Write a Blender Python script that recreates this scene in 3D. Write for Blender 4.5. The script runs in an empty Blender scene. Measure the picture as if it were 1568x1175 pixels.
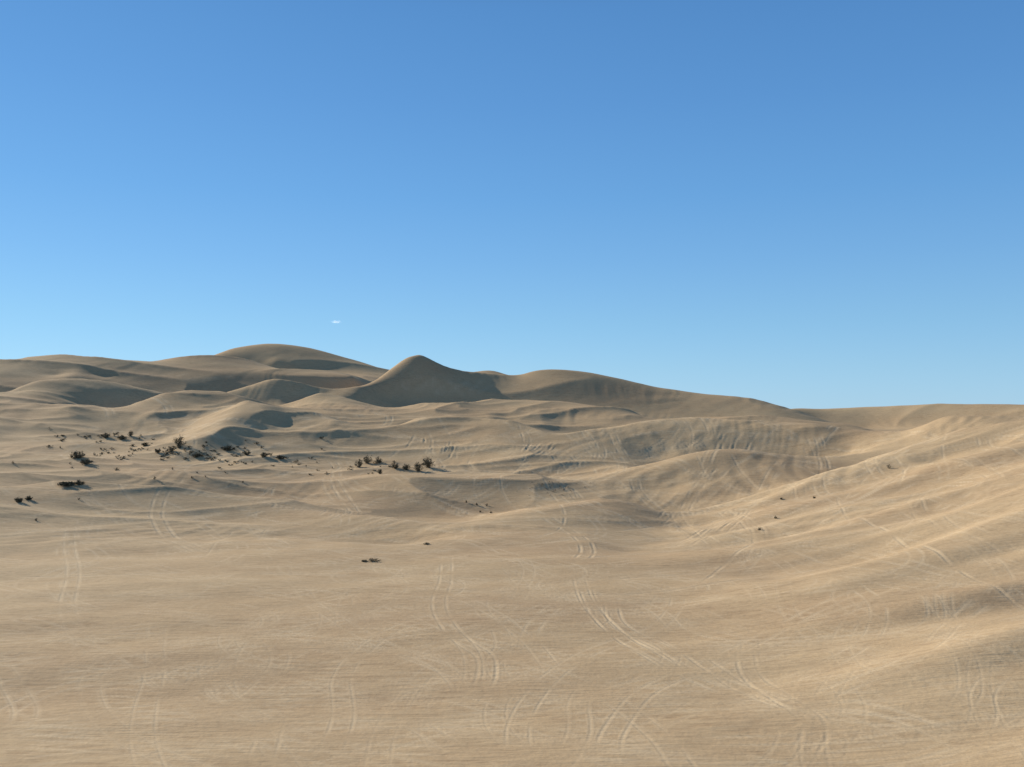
import bpy, math, random, bmesh
import numpy as np
from mathutils import Vector

random.seed(4); np.random.seed(4)
CAMH=10.0; F=1358.0; PITCH=math.atan(44.5/F)
scene=bpy.context.scene

# ---------- survey helper: bearing/elevation of a sighted point ----------
def ray(px,py):
    xc=(px-784)/F; yc=(587.5-py)/F
    dx=xc; dy=math.cos(PITCH)-yc*math.sin(PITCH); dz=math.sin(PITCH)+yc*math.cos(PITCH)
    h=math.hypot(dx,dy)
    return math.atan2(dx,dy), dz/h
def warp(r): return r if r<80 else 80*(r/80)**0.72
def catmull(pts,n):
    P=np.array(pts,float); m=len(P)
    Q=np.vstack([2*P[0]-P[1],P,2*P[-1]-P[-2]])
    out=[]
    for i in range(m-1):
        p0,p1,p2,p3=Q[i],Q[i+1],Q[i+2],Q[i+3]
        L=math.hypot(*(p2-p1)[:2]); k=max(1,int(round(L/n)))
        for j in range(k):
            t=j/k
            out.append(0.5*((2*p1)+(-p0+p2)*t+(2*p0-5*p1+4*p2-p3)*t*t+(-p0+3*p1-3*p2+p3)*t**3))
    out.append(P[-1]); return out

EXP=[]; AUTO=[]
def line(pts,n=24,back=None,front=None):
    if back: n=min(n,9)
    for p in catmull(pts,n):
        th,te=ray(p[0],p[1]); r=warp(p[2]); z=CAMH+r*te
        EXP.append((th,math.log(r),z/r))
        if back:
            b,s=back; b*=.78; s*=1.3; rb=r*(1+b); AUTO.append((th,math.log(rb),(z-s*b*r)/rb))
        if front:
            b,s=front; b*=.78; s*=1.2; rb=r*(1-b); AUTO.append((th,math.log(rb),(z-s*b*r)/rb))

def fg(x,y):
    return 0.105*np.maximum(0,x-9.0)+0.0*y

for r in (4,9,15,20,26,33,42,52,62,70):
    for d in range(-50,51,5):
        t=math.radians(d)
        if r>60 and d>8: continue
        EXP.append((t,math.log(r),float(fg(r*math.sin(t),r*math.cos(t)))/r))
# right dune rib
line([(1050,846,64),(1100,832,72),(1140,806,82),(1200,762,96),(1250,735,107),(1300,714,118),(1350,700,124),(1400,685,128),(1440,670,131),(1480,661,135),(1568,650,140),(1800,640,142)],back=(.07,.27))
line([(1430,706,112),(1480,690,114),(1530,676,119)],n=30)
line([(1240,820,72),(1320,780,82),(1400,745,92),(1480,720,97),(1568,690,106),(1800,660,110)],n=40)
line([(1180,880,56),(1300,850,60),(1440,810,64),(1568,770,68),(1800,720,70)],n=50)
# low front ridge, left
line([(-300,748,104),(0,745,104),(150,740,107),(250,744,106),(330,757,102),(420,770,96),(520,784,88),(640,801,80),(700,805,78)],back=(.09,.08),front=(.12,.13))
# near lip of the hollow
line([(700,805,78),(780,791,84),(860,772,92),(920,762,98)],n=10)
line([(920,762,98),(960,767,99),(990,777,98),(1030,797,92)],back=(.06,.2))
line([(900,850,62),(960,842,68),(1020,826,78)],n=30)
# hollow
line([(470,772,104),(520,780,100),(600,787,99),(700,791,99),(800,785,101),(850,772,105)])
line([(380,768,106),(450,756,115),(520,744,118),(600,735,119),(700,728,120),(790,728,120),(850,740,118),(880,754,114)],n=9)
# mid-right crest
line([(885,764,110),(905,747,118),(950,723,128),(1000,707,134),(1060,694,138),(1130,690,142),(1200,695,145),(1260,698,149),(1320,692,154),(1370,681,160)],back=(.07,.28))
line([(1010,762,115),(1090,756,116),(1150,752,118),(1210,738,124),(1270,720,133)],n=30)
# big crest
line([(728,720,140),(770,696,154),(805,682,163)],n=9)
line([(810,681,164),(860,668,171),(930,656,177),(1000,643,182),(1080,640,185),(1160,645,186),(1250,650,186),(1310,660,184),(1390,667,182)],back=(.10,.27))
line([(760,728,136),(850,730,133),(910,722,138),(960,712,144)],n=30)
line([(1010,698,162),(1100,687,166),(1200,690,167),(1300,688,168)],n=40)
# scrub basin
line([(-300,728,126),(0,728,126),(150,726,127),(300,730,126),(400,742,122)],n=50)
line([(-300,700,160),(0,700,160),(150,698,162),(300,702,158),(430,712,148),(520,722,140),(620,722,140),(700,722,138)],n=50)
line([(-300,682,185),(0,682,185),(120,680,188),(240,682,182)],n=50)
# centre slope and its crest
line([(380,610,212),(352,635,194),(322,665,177),(296,688,163)],n=9)
line([(380,610,212),(430,622,207),(500,640,200),(560,653,190),(590,657,187),(620,648,192),(650,640,196),(720,640,198),(790,646,190),(835,660,180)],back=(.05,.12))
line([(360,692,166),(400,692,166),(480,700,161),(560,705,157),(640,708,154),(700,704,153)],n=50)
line([(268,664,198),(305,640,214),(338,620,230)],n=24)
line([(400,660,186),(430,668,180),(500,676,175),(600,682,171),(700,676,170),(760,668,170)],n=40)
# left mid
line([(140,655,213),(180,630,227),(210,615,239),(240,606,246),(290,601,250),(340,604,249),(380,610,240)],back=(.10,.25))
line([(-300,645,222),(0,645,222),(70,640,224),(130,648,218)],n=24)
line([(-300,606,285),(0,606,285),(30,592,296),(60,584,302),(120,583,302),(180,589,298),(245,602,288)],back=(.09,.22))
line([(0,632,240),(60,620,246),(120,620,246),(170,624,244)],n=30)
line([(350,599,316),(400,587,320),(430,583,320),(470,590,318),(500,601,308)],back=(.09,.25),front=(.06,.4))
line([(490,602,285),(540,611,276),(600,623,266),(650,616,272),(700,617,275),(760,613,278),(840,613,278),(900,618,274),(960,628,264),(1010,640,254),(1080,636,258),(1200,640,258),(1300,650,256)],back=(.07,.22))
line([(720,636,240),(800,634,246),(880,636,248)],n=30)
# pyramid dune and the long crest to its right
line([(545,604,304),(570,588,320),(590,571.5,334),(615,556,344),(630,548.5,347),(640,545,348),(650,548,349),(668,557.5,350),(690,566,350),(740,573,350),(790,577,348),(820,570,352),(855,567,354),(900,571,354),(950,581,352),(1000,593,349),(1060,601,346),(1120,607,343),(1170,614,340),(1222,628,334)],n=8,back=(.13,.36))
line([(600,611,313),(680,612,317),(760,608,320),(860,606,321),(960,618,317),(1060,628,314),(1160,634,312)],n=40)
# right far
line([(1180,630,360),(1222,627.5,380),(1290,625,384),(1380,621,386),(1450,620,387),(1568,620,388),(1900,620,388)],back=(.15,.15))
line([(1240,645,358),(1330,652,358),(1420,648,360),(1568,640,362)],n=40)
line([(1385,667,170),(1415,652,174),(1450,640,177),(1500,638,177),(1568,637,177),(1900,638,177)],back=(.12,.25))
# left skyline
line([(-300,560,440),(0,553,440),(40,548,440),(90,546,440),(130,549,434),(150,549,430),(200,553,440),(240,555,446),(270,549,460),(310,546,468),(340,547,468),(385,556,458),(430,566,446)],back=(.08,.22))
line([(150,549,430),(130,562,402),(105,576,374)],n=9)
line([(0,572,385),(60,573,385),(180,573,396),(260,573,400),(330,576,395),(400,574,402),(480,577,398),(540,577,398)],n=30)
line([(330,545,540),(350,536,556),(380,530,562),(415,527,565),(450,530,565),(490,537,561),(530,548,554),(560,556,547),(590,565,541),(640,575,540)],n=9,back=(.12,.32))
line([(420,556,515),(500,566,505),(560,573,490)],n=30)
line([(700,578,600),(735,571,600),(755,570,600),(785,577,600),(830,582,600)],n=9,back=(.1,.2))
for r,z in ((600,5),(900,0),(1500,0),(3000,0),(6500,0)):
    for d in range(-50,51,10): EXP.append((math.radians(d),math.log(r),z/r))

E=[]
for p in EXP:
    if all((p[0]-q[0])**2+(p[1]-q[1])**2>0.0050**2 for q in E): E.append(p)
n0=len(E); EA=np.array(E)
for p in AUTO:
    if ((EA[:,0]-p[0])**2+(EA[:,1]-p[1])**2).min()>0.03**2 and all((p[0]-q[0])**2+(p[1]-q[1])**2>0.014**2 for q in E[n0:]): E.append(p)
E=np.array(E); C2=0.0028**2
N=len(E); print("control",N)
D=(E[:,None,0]-E[None,:,0])**2+(E[:,None,1]-E[None,:,1])**2
A=np.zeros((N+3,N+3)); A[:N,:N]=np.sqrt(D+C2)-np.eye(N)*0.00002
A[:N,N]=1; A[:N,N+1]=E[:,0]; A[:N,N+2]=E[:,1]; A[N:,:N]=A[:N,N:].T
W=np.linalg.solve(A,np.concatenate([E[:,2],[0,0,0]]))

def vnoise(x,y,seed):
    xi=np.floor(x).astype(np.int64); yi=np.floor(y).astype(np.int64)
    fx=x-xi; fy=y-yi
    def g(a,b):
        h=(a*374761393+b*668265263+seed*1442695041)&0xffffffff
        h=((h^(h>>13))*1274126177)&0xffffffff
        h=h^(h>>16)
        an=(h&0xffff)/65536.0*2*np.pi
        return np.cos(an),np.sin(an)
    u=fx*fx*fx*(fx*(fx*6-15)+10); v=fy*fy*fy*(fy*(fy*6-15)+10)
    def dotg(a,b,dx,dy):
        c,s=g(a,b); return c*dx+s*dy
    n00=dotg(xi,yi,fx,fy); n10=dotg(xi+1,yi,fx-1,fy); n01=dotg(xi,yi+1,fx,fy-1); n11=dotg(xi+1,yi+1,fx-1,fy-1)
    return 1.5*((n00*(1-u)+n10*u)*(1-v)+(n01*(1-u)+n11*u)*v)

# ---------- grid ----------
TH_F=np.radians(np.linspace(-33.5,33.5,1101))
side=np.radians(np.concatenate([np.linspace(34,45,14),np.linspace(48,180,45)]))
TH=np.concatenate([-side[::-1][1:],TH_F,side])
R=np.concatenate([np.geomspace(1,15.6,18),np.geomspace(16,480,1080),np.geomspace(500,6000,24)])
nt,nr=len(TH),len(R)
T2,R2=np.meshgrid(TH,R)
def rbf(th,lr):
    shp=th.shape
    th=th.ravel().astype(np.float32); lr=lr.ravel().astype(np.float32)
    out=np.empty(len(th)); w=W[:N].astype(np.float32); e0=E[:,0].astype(np.float32); e1=E[:,1].astype(np.float32)
    for i in range(0,len(th),8000):
        a=th[i:i+8000,None]-e0[None]; b=lr[i:i+8000,None]-e1[None]
        a*=a; b*=b; a+=b; a+=np.float32(C2); np.sqrt(a,out=a)
        out[i:i+8000]=a@w
    return (out+W[N]+W[N+1]*th+W[N+2]*lr).reshape(shp)
lim=math.radians(46)
def half_idx(n): 
    k=np.arange(0,n,2)
    return k if k[-1]==n-1 else np.append(k,n-1)
ih,jh=half_idx(nr),half_idx(nt)
Lh=np.log(R[ih]); Thh=np.clip(TH[jh],-lim,lim)
tt,ll=np.meshgrid(Thh,Lh)
Wc=rbf(tt,ll)
def refine(M,idx,n):
    out=np.empty((n,)+M.shape[1:]); out[idx]=M
    for a in range(len(idx)-1):
        if idx[a+1]-idx[a]==2:
            m0,m1=M[a],M[a+1]; p=M[max(a-1,0)]; q=M[min(a+2,len(idx)-1)]
            out[idx[a]+1]=(-p+9*m0+9*m1-q)/16 if (a>0 and a+2<len(idx)) else (m0+m1)/2
    return out
Wv=refine(refine(Wc,ih,nr).T.copy(),jh,nt).T
Z=Wv*R2
X=R2*np.sin(T2); Y=R2*np.cos(T2)
def sst(a,b,x):
    t=np.clip((x-a)/(b-a),0,1); return t*t*(3-2*t)
gen=4*vnoise(X/70,Y/50,3)*sst(20,100,R2)+10*vnoise(X/220,Y/160,5)*sst(80,400,R2)+3*sst(100,500,R2)
bl=sst(math.radians(36),math.radians(55),np.abs(T2))
Z=Z*(1-bl)+gen*bl
mid=sst(60,110,R2)
for k,(lam,amp) in enumerate([(.45,.005),(.9,.006),(1.8,.008),(3.6,.010),(7,.012),(14,.011),(28,.009)]):
    an=0.12+(0.5*k)%0.9
    ca,sa=math.cos(an),math.sin(an)
    U=X*ca+Y*sa; V=-X*sa+Y*ca
    q=lam/R2
    win=sst(.005,.010,q)*(1-sst(.09,.2,q))
    Z+=lam*amp*win*(1.0*vnoise(U/(lam*3.6),V/lam,20+k)+.3*vnoise(X/lam,Y/lam,50+k))
# wind ripples and old combed wheel marks, patchy, direction drifting across the field
for k,(lam,an,amp) in enumerate([(.9,1.0,.030),(1.2,.35,.030),(1.7,1.35,.028),(2.4,-.4,.022),(.7,-.2,.030)]):
    ca,sa=math.cos(an),math.sin(an)
    wx=X+5*vnoise(X/16,Y/16,140+k); wy=Y+5*vnoise(X/16,Y/16,150+k)
    U=wx*ca+wy*sa; V=-wx*sa+wy*ca
    q=lam/R2
    pm=sst(-.1,.45,vnoise(X/22,Y/16,160+k))
    Z+=lam*amp*pm*sst(.0045,.007,q)*sst(60,85,R2)*(vnoise(U/(lam*14),V/lam,170+k)+.5*vnoise(U/(lam*9),V/(lam*1.9),180+k))*1.2
# secondary dunelets with crests in the mid distance
rg_=1-np.abs(vnoise(X/30+.4*vnoise(X/40,Y/40,8),Y/13+.3*vnoise(X/25,Y/25,9),61)); 
rg2=1-np.abs(vnoise((X+.5*Y)/15,(Y-.2*X)/7,62))
lft=1-.5*sst(-5,25,X)
Z+=mid*(1-sst(170,230,R2))*lft*(0.6*(rg_**4-.4)+.22*(rg2**4-.4))
rg3=1-np.abs(vnoise(X/60+.4*vnoise(X/60,Y/60,18),(Y-.1*X)/22,63))
Z+=sst(140,190,R2)*(1-sst(300,400,R2))*.7*(rg3**5-.35)*(1-.5*sst(10,60,X))
# transverse dunelets: gentle windward side, shorter lee side
def transverse(L,an,seed,wl):
    ca,sa=math.cos(an),math.sin(an)
    ph=(X*ca+Y*sa)/L+1.3*vnoise(X/(L*1.7),Y/(L*1.7),seed)
    s=ph-np.floor(ph)
    up=np.clip(s/(1-wl),0,1)**1.4; dn=1-sst(0,1,np.clip((s-(1-wl))/wl,0,1))
    h=np.where(s<1-wl,up,dn)
    return h*sst(.0,.6,vnoise(X/(L*1.5)+7,Y/(L*1.1),seed+1))
Z+=sst(75,105,R2)*(1-sst(165,205,R2))*(.5*transverse(21,-.35,301,.38)-.1)*(1-.4*sst(0,30,X))
Z+=sst(130,160,R2)*(1-sst(200,240,R2))*(.75*transverse(33,-.2,311,.38)-.15)*(1-.6*sst(0,40,X))
# broad wind-swept ribs on the right-hand slope
rib=sst(4,25,X)*(1-sst(80,130,R2))*sst(15,25,R2)
ang=0.30; U2=X*math.cos(ang)+Y*math.sin(ang); V2=-X*math.sin(ang)+Y*math.cos(ang)
Z+=rib*(0.75*vnoise(U2/24,V2/6,77)+0.15*vnoise(U2/14,V2/2.4,78))
nearf=(1-sst(70,110,R2))
Z+=nearf*(0.2*vnoise(X/16,Y/7,79)+.025*vnoise(X/7,Y/2.4,80))

def ground_hit(px,py):
    th,te=ray(px,py)
    j=int(np.argmin(np.abs(TH-th)))
    col=Z[:,j]-(CAMH+R*te)
    idx=np.where(col>=0)[0]; idx=idx[idx>10]
    i=idx[0] if len(idx) else nr-30
    r=R[i]
    return r*math.sin(th),r*math.cos(th),float(Z[i,j]),r

# ---------- wheel tracks pressed into the sand ----------
mask=np.zeros_like(Z)
def track_world(C,half,w,depth,strength,single):
    C=np.asarray(C)
    if np.hypot(C[:,0],C[:,1]).min()<14: 
        C=C[np.hypot(C[:,0],C[:,1])>14]
        if len(C)<3: return
    m_=(0 if single else half)+3.2*w
    th=np.arctan2(C[:,0],C[:,1]); rr=np.hypot(C[:,0],C[:,1])
    mt=m_/rr.min()
    J0=max(0,np.searchsorted(TH,th.min()-mt)); J1=min(nt,np.searchsorted(TH,th.max()+mt)+1)
    I0=max(0,np.searchsorted(R,rr.min()-m_)); I1=min(nr,np.searchsorted(R,rr.max()+m_)+1)
    if J1-J0<2 or I1-I0<2: return
    best=np.full((I1-I0,J1-J0),1e3)
    for a in range(len(C)-1):
        ra=min(rr[a],rr[a+1]); rb=max(rr[a],rr[a+1]); ta=min(th[a],th[a+1]); tb=max(th[a],th[a+1]); mm=m_/ra
        j0=max(J0,np.searchsorted(TH,ta-mm)); j1=min(J1,np.searchsorted(TH,tb+mm)+1)
        i0=max(I0,np.searchsorted(R,ra-m_-.2)); i1=min(I1,np.searchsorted(R,rb+m_+.2)+1)
        if j1<=j0 or i1<=i0: continue
        x=X[i0:i1,j0:j1]; y=Y[i0:i1,j0:j1]
        d=C[a+1]-C[a]; L2=d@d+1e-9
        t=np.clip(((x-C[a,0])*d[0]+(y-C[a,1])*d[1])/L2,0,1)
        q=np.hypot(x-C[a,0]-t*d[0],y-C[a,1]-t*d[1])
        s=best[i0-I0:i1-I0,j0-J0:j1-J0]; np.minimum(s,q,out=s)
    x=X[I0:I1,J0:J1]; y=Y[I0:I1,J0:J1]
    d=best if single else np.abs(best-half)
    endd=np.minimum(np.hypot(x-C[0,0],y-C[0,1]),np.hypot(x-C[-1,0],y-C[-1,1]))
    br=np.clip(.6+1.0*vnoise(x/2.1,y/2.1,91),0.0,1)*sst(half*1.0,half+2.5,endd)
    m=np.exp(-(d/w)**2)*strength*br
    ridge=np.exp(-((d-1.8*w)/(.7*w))**2)*.6*strength*br
    Z[I0:I1,J0:J1]-=depth*(m-ridge)
    mask[I0:I1,J0:J1]=np.maximum(mask[I0:I1,J0:J1],np.maximum(m,ridge))
def track(pix,half=.42,w=.07,depth=.015,strength=1.0,single=False):
    W3=[ground_hit(a,b)[:2] for a,b in pix]
    C=np.array([c[:2] for c in catmull([(a,b,0) for a,b in W3],0.7 if W3[0][1]<90 else 2)])
    track_world(C,half,w,depth,strength,single)
fgtr=[[(684,850),(682,890),(672,922),(684,955),(712,985),(742,1005),(744,1040),(730,1062),(700,1090)],
 [(895,900),(918,945),(965,985),(1035,1020),(1110,1046),(1180,1068),(1260,1092),(1340,1104),(1440,1118),(1567,1150)],
 [(935,915),(945,955),(1000,985),(1075,1032),(1160,1062),(1230,1086),(1290,1130)],
 [(1140,990),(1150,1035),(1200,1072),(1240,1100),(1246,1130),(1215,1168)],
 [(1000,960),(1100,1030),(1205,1080),(1310,1082),(1420,1116),(1540,1172)],
 [(112,790),(106,830),(112,880),(100,930)],
 [(885,880),(905,930),(990,1000),(1090,1050),(1200,1085)],
 [(-30,1120),(30,1080),(110,1050),(230,1035),(370,990),(600,975),(900,930)],
 [(930,1172),(940,1120),(990,1060),(1080,1020),(1200,960),(1330,900)],
 [(1200,1085),(1300,1050),(1410,1000),(1480,940),(1567,890)],
 [(240,1010),(232,1030),(250,1050),(300,1060)],[(330,990),(365,983),(378,992),(350,1004)],
 [(-10,1010),(20,1050),(40,1090),(20,1130)]]
for t in fgtr[:7]: track(t,half=.36,w=.065,depth=.010)
for t in fgtr[7:]: track(t,half=.36,w=.055,depth=.007,strength=.85)
for t in [[(-40,884),(150,882),(300,878),(450,880),(640,884),(860,890),(1000,884),(1200,860)],
          [(300,842),(560,846),(700,855),(860,858),(960,850),(1100,830)],
          [(340,800),(420,775),(390,762)],[(600,900),(900,912),(1060,900),(1300,860)],
          [(0,820),(200,826),(420,836),(640,862)],[(500,815),(700,822),(900,815),(1060,790)]]:
    track(t,w=.13,depth=.035,strength=.8,single=True)
rs=random.Random(21)
for k in range(280):
    r0=math.exp(rs.uniform(math.log(22),math.log(80))); t0=math.radians(rs.uniform(-31,31)); p=np.array([r0*math.sin(t0),r0*math.cos(t0)])
    h=rs.choice([rs.gauss(0,.5),rs.gauss(math.pi,.5),rs.uniform(0,2*math.pi)]); L=rs.randint(18,80); curv=rs.gauss(0,.045)
    C=[p.copy()]
    for s in range(L):
        h+=curv+rs.gauss(0,.02); 
        if rs.random()<.04: curv=rs.gauss(0,.08)
        p=p+.7*np.array([math.cos(h),math.sin(h)]); C.append(p.copy())
    track_world(C,.36,rs.uniform(.04,.06),.006,rs.uniform(.3,.9),False)
# climbing tracks over the dune flanks
for k in range(240):
    px=rs.uniform(100,1540); py=rs.uniform(640,810)
    x,y,z,r=ground_hit(px,py)
    if r>170 or r<55: continue
    p=np.array([x,y]); h=rs.uniform(0,2*math.pi); curv=rs.gauss(0,.05); C=[p.copy()]
    for s in range(rs.randint(10,30)):
        h+=curv+rs.gauss(0,.02); p=p+1.6*np.array([math.cos(h),math.sin(h)]); C.append(p.copy())
    track_world(C,.5,.00100*r,.00022*r,rs.uniform(.5,1),rs.random()<.4)
def hatch(a0,a1,b0,b1,n,depth,w,s=.35):
    depth*=.6; w*=.75; n=int(n*1.3)
    for k in range(n):
        t=(k+random.uniform(-.4,.4))/max(1,n-1)
        a=(a0[0]+(a1[0]-a0[0])*t+random.uniform(-6,6),a0[1]+(a1[1]-a0[1])*t+random.uniform(-3,3)); b=(b0[0]+(b1[0]-b0[0])*t+random.uniform(-10,10),b0[1]+(b1[1]-b0[1])*t+random.uniform(-3,3))
        m=((a[0]+b[0])/2+random.uniform(4,10),(a[1]+b[1])/2+random.uniform(2,6))
        try: track([a,m,b],w=w,depth=depth,strength=s*random.uniform(.6,1.1),single=True)
        except Exception as ex: print('hatch',ex)
hatch((1030,668),(1170,660),(965,700),(1110,690),12,.12,.22,.8)
hatch((640,662),(665,668),(590,705),(640,700),5,.10,.2,.8)
hatch((690,668),(700,690),(660,705),(680,712),4,.10,.2,.8)
hatch((800,678),(870,672),(750,708),(800,712),8,.11,.2,.8)
hatch((1110,790),(1160,778),(1000,838),(1060,836),7,.07,.15,.8)
hatch((1060,712),(1130,706),(985,745),(1050,752),6,.08,.18,.8)
hatch((430,770),(560,780),(400,785),(480,800),7,.05,.15,.7)
hatch((600,738),(760,738),(560,760),(700,770),9,.06,.16,.7)
hatch((660,575),(760,585),(600,598),(700,606),9,.10,.35,.6)
hatch((240,570),(360,576),(180,574),(280,580),6,.1,.35,.5)
hatch((840,690),(960,676),(880,722),(1000,690),6,.07,.2,.6)

# ---------- terrain mesh ----------
co=np.empty((nr*nt+1,3),np.float32)
co[:-1,0]=X.ravel(); co[:-1,1]=Y.ravel(); co[:-1,2]=Z.ravel(); co[-1]=(0,0,float(Z[0].mean()))
i,j=np.meshgrid(np.arange(nr-1),np.arange(nt),indexing='ij')
j2=(j+1)%nt
quads=np.stack([i*nt+j,(i+1)*nt+j,(i+1)*nt+j2,i*nt+j2],-1).reshape(-1,4)[:,::-1]
tj=np.arange(nt); tris=np.stack([np.full(nt,nr*nt),tj,(tj+1)%nt],-1)[:,::-1]
nq,ntr=len(quads),len(tris)
me=bpy.data.meshes.new("sand_dunes")
me.vertices.add(len(co)); me.vertices.foreach_set("co",co.ravel())
me.loops.add(nq*4+ntr*3); me.polygons.add(nq+ntr)
me.loops.foreach_set("vertex_index",np.concatenate([quads.ravel(),tris.ravel()]).astype(np.int32))
me.polygons.foreach_set("loop_start",np.concatenate([np.arange(nq)*4,nq*4+np.arange(ntr)*3]).astype(np.int32))
me.polygons.foreach_set("use_smooth",np.ones(nq+ntr,bool))
me.update(calc_edges=True)
at=me.attributes.new("track","FLOAT","POINT"); at.data.foreach_set("value",np.concatenate([mask.ravel(),[0]]).astype(np.float32))
ob=bpy.data.objects.new("sand_dunes",me); scene.collection.objects.link(ob)

# ---------- materials ----------
def newmat(name):
    m=bpy.data.materials.new(name); m.use_nodes=True; nt_=m.node_tree
    return m,nt_,nt_.nodes,nt_.links,nt_.nodes["Principled BSDF"]
m,t,nd,lk,bs=newmat("sand")
bs.inputs["Roughness"].default_value=.95; bs.inputs["Specular IOR Level"].default_value=.1
geo=nd.new("ShaderNodeNewGeometry")
def mapping(scale,rot=0):
    a=nd.new("ShaderNodeMapping"); a.inputs["Scale"].default_value=scale; a.inputs["Rotation"].default_value=(0,0,rot)
    lk.new(geo.outputs["Position"],a.inputs["Vector"]); return a.outputs[0]
def noise(vec,scale,det=4,rough=.6):
    a=nd.new("ShaderNodeTexNoise"); a.inputs["Scale"].default_value=scale; a.inputs["Detail"].default_value=det; a.inputs["Roughness"].default_value=rough
    lk.new(vec,a.inputs["Vector"]); return a.outputs["Fac"]
def ramp(f,stops):
    a=nd.new("ShaderNodeValToRGB"); lk.new(f,a.inputs[0]); e=a.color_ramp.elements
    e[0].position,e[0].color=stops[0][0],(*stops[0][1],1); e[1].position,e[1].color=stops[-1][0],(*stops[-1][1],1)
    for p,c in stops[1:-1]:
        q=e.new(p); q.color=(*c,1)
    return a.outputs["Color"]
def mix(f,a,b,typ='MIX',fv=None):
    n=nd.new("ShaderNodeMix"); n.data_type='RGBA'; n.blend_type=typ
    if f is not None: lk.new(f,n.inputs[0])
    else: n.inputs[0].default_value=1.0 if fv is None else fv
    for s,v in ((n.inputs[6],a),(n.inputs[7],b)):
        if isinstance(v,tuple): s.default_value=(*v,1)
        else: lk.new(v,s)
    return n.outputs[2]
def math_(op,a,b):
    n=nd.new("ShaderNodeMath"); n.operation=op
    for s,v in ((n.inputs[0],a),(n.inputs[1],b)):
        if isinstance(v,(int,float)): s.default_value=v
        else: lk.new(v,s)
    return n.outputs[0]
big=noise(mapping((.5,1,1),.2),.05,4,.6)
col=ramp(big,[(.35,(.56,.385,.228)),(.5,(.605,.427,.252)),(.65,(.645,.465,.277))])
streak=noise(mapping((.30,1.5,1),.06),2.2,5,.68)
sc=ramp(streak,[(.36,(.82,.79,.78)),(.50,(1,1,1)),(.68,(1.05,1.05,1.04))])
patch=noise(mapping((.6,1,1),.1),.16,3,.6)
pf=ramp(patch,[(.38,(.15,.15,.15)),(.58,(1,1,1))])
col=mix(pf,col,mix(None,col,sc,'MULTIPLY'))
churn=noise(mapping((1,1,1)),3.3,5,.65)
cc=ramp(churn,[(.34,(.93,.92,.92)),(.5,(1,1,1)),(.66,(1.05,1.05,1.05))])
col=mix(None,col,cc,'MULTIPLY')
ta=nd.new("ShaderNodeAttribute"); ta.attribute_name="track"
col=mix(math_('MULTIPLY',ta.outputs["Fac"],.75),col,(.79,.61,.40))
lk.new(col,bs.inputs["Base Color"])
hgt=math_('ADD',math_('MULTIPLY',streak,.036),math_('MULTIPLY',churn,.018))
rip=noise(mapping((.25,2.2,1),.15),3.2,3,.6)
hgt=math_('ADD',hgt,math_('MULTIPLY',rip,.024))
bp=nd.new("ShaderNodeBump"); bp.inputs["Strength"].default_value=1; bp.inputs["Distance"].default_value=1.0
lk.new(hgt,bp.inputs["Height"]); lk.new(bp.outputs[0],bs.inputs["Normal"])
me.materials.append(m)

def flatmat(name,c1,c2,scale=3):
    m,t,nd,lk,bs=newmat(name)
    g=nd.new("ShaderNodeNewGeometry"); n=nd.new("ShaderNodeTexNoise"); n.inputs["Scale"].default_value=scale
    lk.new(g.outputs["Position"],n.inputs["Vector"]); r=nd.new("ShaderNodeValToRGB")
    r.color_ramp.elements[0].position=.35; r.color_ramp.elements[1].position=.65
    r.color_ramp.elements[0].color=(*c1,1); r.color_ramp.elements[1].color=(*c2,1)
    lk.new(n.outputs["Fac"],r.inputs[0]); lk.new(r.outputs[0],bs.inputs["Base Color"])
    bs.inputs["Roughness"].default_value=.85; bs.inputs["Specular IOR Level"].default_value=.2
    return m
leafm=flatmat("shrub_leaves",(.075,.066,.04),(.16,.135,.085)); barkm=flatmat("shrub_twigs",(.11,.085,.06),(.2,.16,.12))
drym=flatmat("dry_brush",(.24,.18,.115),(.38,.29,.19))

# ---------- shrubs ----------
def shrub_geo(V,Fc,M,org,w,h,seed,leaves,twigs,leaf):
    rg=random.Random(seed)
    ends=[]
    for k in range(twigs):
        a=rg.uniform(0,2*math.pi); q_=math.sqrt(rg.random()); rad=w*.5*q_
        hh=h*rg.uniform(.6,1)*math.sqrt(max(.08,1-q_*q_*.9))
        p0=np.array([rg.uniform(-.1,.1)*w,rg.uniform(-.1,.1)*w,-.08])
        p2=np.array([math.cos(a)*rad,math.sin(a)*rad,hh]); p1=p0*.4+p2*.6; p1[2]*=.75
        ends.append((p0,p1,p2))
        prev=None
        for pos,rr in ((p0,.014*w),(p1,.008*w),(p2,.002*w)):
            b=len(V)
            for q in range(3):
                V.append(tuple(org+pos+np.array([math.cos(q*2.094)*rr,math.sin(q*2.094)*rr,0])))
            if prev is not None:
                for q in range(3):
                    Fc.append((prev+q,prev+(q+1)%3,b+(q+1)%3,b+q)); M.append(1)
            prev=b
    for k in range(leaves):
        p0,p1,p2=rg.choice(ends); t=rg.random()**.5
        c=p0*(1-t)**2+2*p1*t*(1-t)+p2*t*t
        c=c+np.array([rg.gauss(0,.06*w),rg.gauss(0,.06*w),rg.gauss(0,.06*h)])
        c[2]=max(c[2],.0)
        d=np.array([rg.gauss(0,1),rg.gauss(0,1),rg.gauss(.3,1)]); d/=np.linalg.norm(d)+1e-6
        s=np.cross(d,[rg.gauss(0,1),rg.gauss(0,1),rg.gauss(0,1)]); s/=np.linalg.norm(s)+1e-6
        L=leaf*rg.uniform(.5,1.3); b=len(V)
        for o in (-d*L,s*L*.45,d*L,-s*L*.45): V.append(tuple(org+c+o))
        Fc.append((b,b+1,b+2,b+3)); M.append(0)
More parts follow.
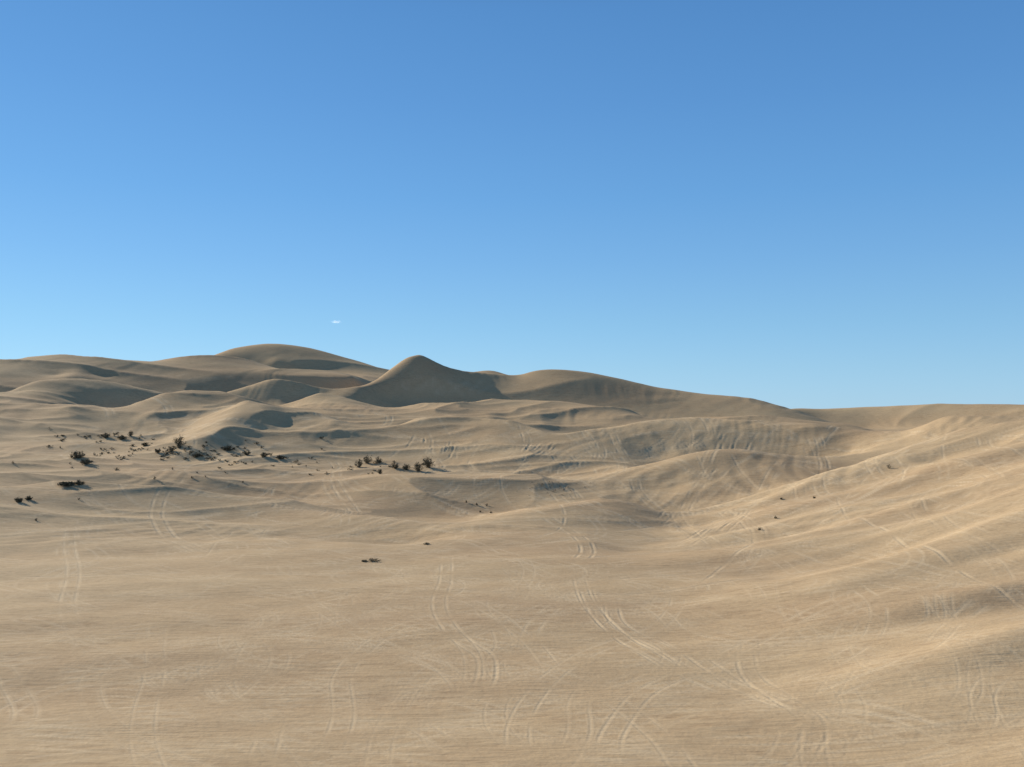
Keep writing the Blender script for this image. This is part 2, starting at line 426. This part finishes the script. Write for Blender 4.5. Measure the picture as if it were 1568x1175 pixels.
def mkobj(name,V,Fc,M,mats,loc=(0,0,0)):
    me=bpy.data.meshes.new(name); me.from_pydata([tuple(v) for v in V],[],Fc); me.update()
    for q in mats: me.materials.append(q)
    me.polygons.foreach_set("material_index",M)
    o=bpy.data.objects.new(name,me); o.location=loc; scene.collection.objects.link(o); return o
mains=[(549,716,13,16),(562,710,14,14),(579,710,12,11),(604,718,13,11),(622,720,14,10),(640,722,16,15),(656,716,22,18),(582,726,9,8),
 (275,684,17,18),(262,692,12,9),(242,694,10,8),(222,684,12,6),(118,702,20,11),(132,712,16,9),(162,672,12,8),(186,674,14,7),(200,668,8,9),
 (348,690,20,8),(378,698,13,8),(405,700,13,7),(430,704,16,7),(300,702,12,8),(28,770,11,8),(44,766,9,6),(103,744,26,6),(122,744,13,7)]
for k,(px,py,pw,ph) in enumerate(mains):
    x,y,z,r=ground_hit(px,py); V,Fc,M=[],[],[]
    s=r/F
    shrub_geo(V,Fc,M,np.zeros(3),pw*s*1.05,ph*s,k,650,22,.042*pw*s+.02)
    mkobj("desert_shrub",V,Fc,M,[leafm,barkm],(x,y,z))
V,Fc,M=[],[],[]
rg=random.Random(9); spots=[]
for k in range(150):
    c=rg.random()
    if c<.75: px=rg.gauss(300,90); py=693+(px-290)*.06+rg.gauss(0,11)
    elif c<.9: px=rg.uniform(60,190); py=rg.uniform(665,725)
    else: px=rg.uniform(470,650); py=rg.gauss(716,6)
    if px<5 or not 660<py<742: continue
    spots.append((px,py,rg.uniform(3,12),rg.uniform(2,4.5)))
spots+=[(302,725,5,3),(315,732,4,3),(294,733,6,3),(345,725,5,3),(372,740,5,3),(120,766,5,4),(55,798,5,4),(20,712,5,4),(76,660,5,4),(236,735,8,4)]
for k,(px,py,pw,ph) in enumerate(spots):
    x,y,z,r=ground_hit(px,py); s=r/F
    shrub_geo(V,Fc,M,np.array([x,y,z]),pw*s,ph*s,100+k,70,6,.06*pw*s+.02)
mkobj("scattered_scrub",V,Fc,M,[leafm,barkm])
V,Fc,M=[],[],[]
for k in range(52):
    px=rg.gauss(845,26); py=750-abs(px-845)*.05+rg.gauss(0,5.5); x,y,z,r=ground_hit(px,py); s=r/F
    shrub_geo(V,Fc,M,np.array([x,y,z]),rg.uniform(3,6)*s,rg.uniform(2,3.5)*s,400+k,18,6,.035)
mkobj("dry_grass_patch",V,Fc,M,[drym,barkm])
for k,(px,py,pw,ph) in enumerate([(1362,718,9,7),(1163,812,6,4),(1188,794,5,4),(1247,764,4,4),(1196,765,5,3),(745,775,4,4),(752,786,4,4),(730,774,3,4),(714,770,3,4),(735,785,4,3)]):
    x,y,z,r=ground_hit(px,py); V,Fc,M=[],[],[]; s=r/F
    shrub_geo(V,Fc,M,np.zeros(3),pw*s,ph*s,700+k,90,12,.05)
    mkobj("grass_tuft",V,Fc,M,[leafm,barkm],(x,y,z))
for k,(px,py,pw,ph) in enumerate([(573,860,22,5),(558,861,10,3),(653,834,12,3)]):
    x,y,z,r=ground_hit(px,py); V,Fc,M=[],[],[]; s=r/F
    shrub_geo(V,Fc,M,np.zeros(3),pw*s,ph*s,800+k,260,26,.04)
    mkobj("dead_brush_clump",V,Fc,M,[leafm,barkm],(x,y,z))

# ---------- light ----------
AZ=math.radians(-55); EL=math.radians(23)
sd=(math.sin(AZ)*math.cos(EL),math.cos(AZ)*math.cos(EL),math.sin(EL))
sl=bpy.data.lights.new("sun","SUN"); sl.energy=5.0; sl.angle=math.radians(.5); sl.color=(1,.935,.80)
so=bpy.data.objects.new("sun",sl); scene.collection.objects.link(so)
so.rotation_euler=Vector(sd).to_track_quat('Z','Y').to_euler(); so.location=(-60,20,60)

# ---------- small wisp of cloud: a few translucent sheets of vapour 3 km away ----------
th,te=ray(513,492); rc=3000
S=np.array(sd); B1=np.cross(S,[0,0,1]); B1/=np.linalg.norm(B1); B2=np.cross(S,B1)
V,Fc=[],[]
rg=random.Random(5)
for k in range(34):
    u=rg.gauss(0,.42); v=rg.gauss(0,.28)+.12*u; c=np.array([u*18,k*1.5,v*5.0]); s=rg.uniform(1.6,3.6); b=len(V)
    for q in range(10):
        a=q*math.pi*2/10+k; rr=rg.uniform(.7,1.15); V.append(tuple(c+B1*math.cos(a)*s*2.6*rr+B2*math.sin(a)*s*.8*rr))
    Fc.append(tuple(range(b,b+10)))
m,t,nd,lk,bs=newmat("cloud_vapour"); nd.remove(bs)
tr=nd.new("ShaderNodeBsdfTransparent"); tl=nd.new("ShaderNodeBsdfTranslucent"); df=nd.new("ShaderNodeBsdfDiffuse"); a1=nd.new("ShaderNodeAddShader"); a2=nd.new("ShaderNodeMixShader")
tl.inputs[0].default_value=(.6,.67,.80,1); df.inputs[0].default_value=(.6,.67,.80,1)
lk.new(tl.outputs[0],a1.inputs[0]); lk.new(df.outputs[0],a1.inputs[1])
lk.new(tr.outputs[0],a2.inputs[1]); lk.new(a1.outputs[0],a2.inputs[2]); a2.inputs[0].default_value=.06
lk.new(a2.outputs[0],nd["Material Output"].inputs["Surface"])
mkobj("cloud",V,Fc,[0]*len(Fc),[m],(rc*math.sin(th),rc*math.cos(th),CAMH+rc*te))

w=bpy.data.worlds.new("World"); scene.world=w; w.use_nodes=True
nd=w.node_tree.nodes; lk=w.node_tree.links; bg=nd["Background"]
sky=nd.new("ShaderNodeTexSky"); sky.sky_type='NISHITA'; sky.sun_disc=False
sky.sun_elevation=EL; sky.sun_rotation=AZ
sky.air_density=1.0; sky.dust_density=0; sky.ozone_density=3.0; sky.altitude=200
tc=nd.new("ShaderNodeTexCoord"); sx=nd.new("ShaderNodeSeparateXYZ"); lk.new(tc.outputs["Generated"],sx.inputs[0])
def skyramp(st):
    cr=nd.new("ShaderNodeValToRGB"); lk.new(sx.outputs["Z"],cr.inputs[0])
    e=cr.color_ramp.elements
    e[0].position=0; e[0].color=(*st[0][1],1); e[1].position=st[-1][0]; e[1].color=(*st[-1][1],1)
    for p,c in st[1:-1]:
        q=e.new(p); q.color=(*c,1)
    return cr.outputs[0]
resp=skyramp([(0,(.38,.58,.95)),(.05,(.42,.58,.76)),(.10,(.44,.58,.68)),(.24,(.47,.61,.68)),(.42,(.56,.74,.75)),(.6,(.45,.45,.4)),(1,(.25,.22,.18))])
air=skyramp([(0,(.38,.62,.84)),(.095,(.26,.53,.83)),(.168,(.19,.445,.805)),(.235,(.14,.385,.77)),(.33,(.10,.30,.68)),(.42,(.075,.245,.60)),(.55,(.05,.13,.28)),(1,(.03,.05,.09))])
vm=nd.new("ShaderNodeMix"); vm.data_type='RGBA'; vm.blend_type='MULTIPLY'; vm.inputs[0].default_value=1
lk.new(sky.outputs[0],vm.inputs[6]); lk.new(resp,vm.inputs[7])
def vscale(s,f):
    v=nd.new("ShaderNodeVectorMath"); v.operation='SCALE'; v.inputs["Scale"].default_value=f; lk.new(s,v.inputs[0]); return v.outputs[0]
va=nd.new("ShaderNodeVectorMath"); va.operation='ADD'
lk.new(vscale(vm.outputs[2],2.0*.32),va.inputs[0]); lk.new(vscale(air,10*.66),va.inputs[1]); lk.new(va.outputs[0],bg.inputs["Color"])
bg.inputs["Strength"].default_value=.10

cd=bpy.data.cameras.new("camera"); cam=bpy.data.objects.new("camera",cd); scene.collection.objects.link(cam)
cam.location=(0,0,CAMH); cam.rotation_euler=(math.pi/2+PITCH,0,0)
cd.sensor_width=36; cd.lens=36*F/1568; cd.clip_end=20000; cd.clip_start=.1
scene.camera=cam
scene.view_settings.view_transform='Standard'; scene.view_settings.look='None'; scene.view_settings.exposure=0
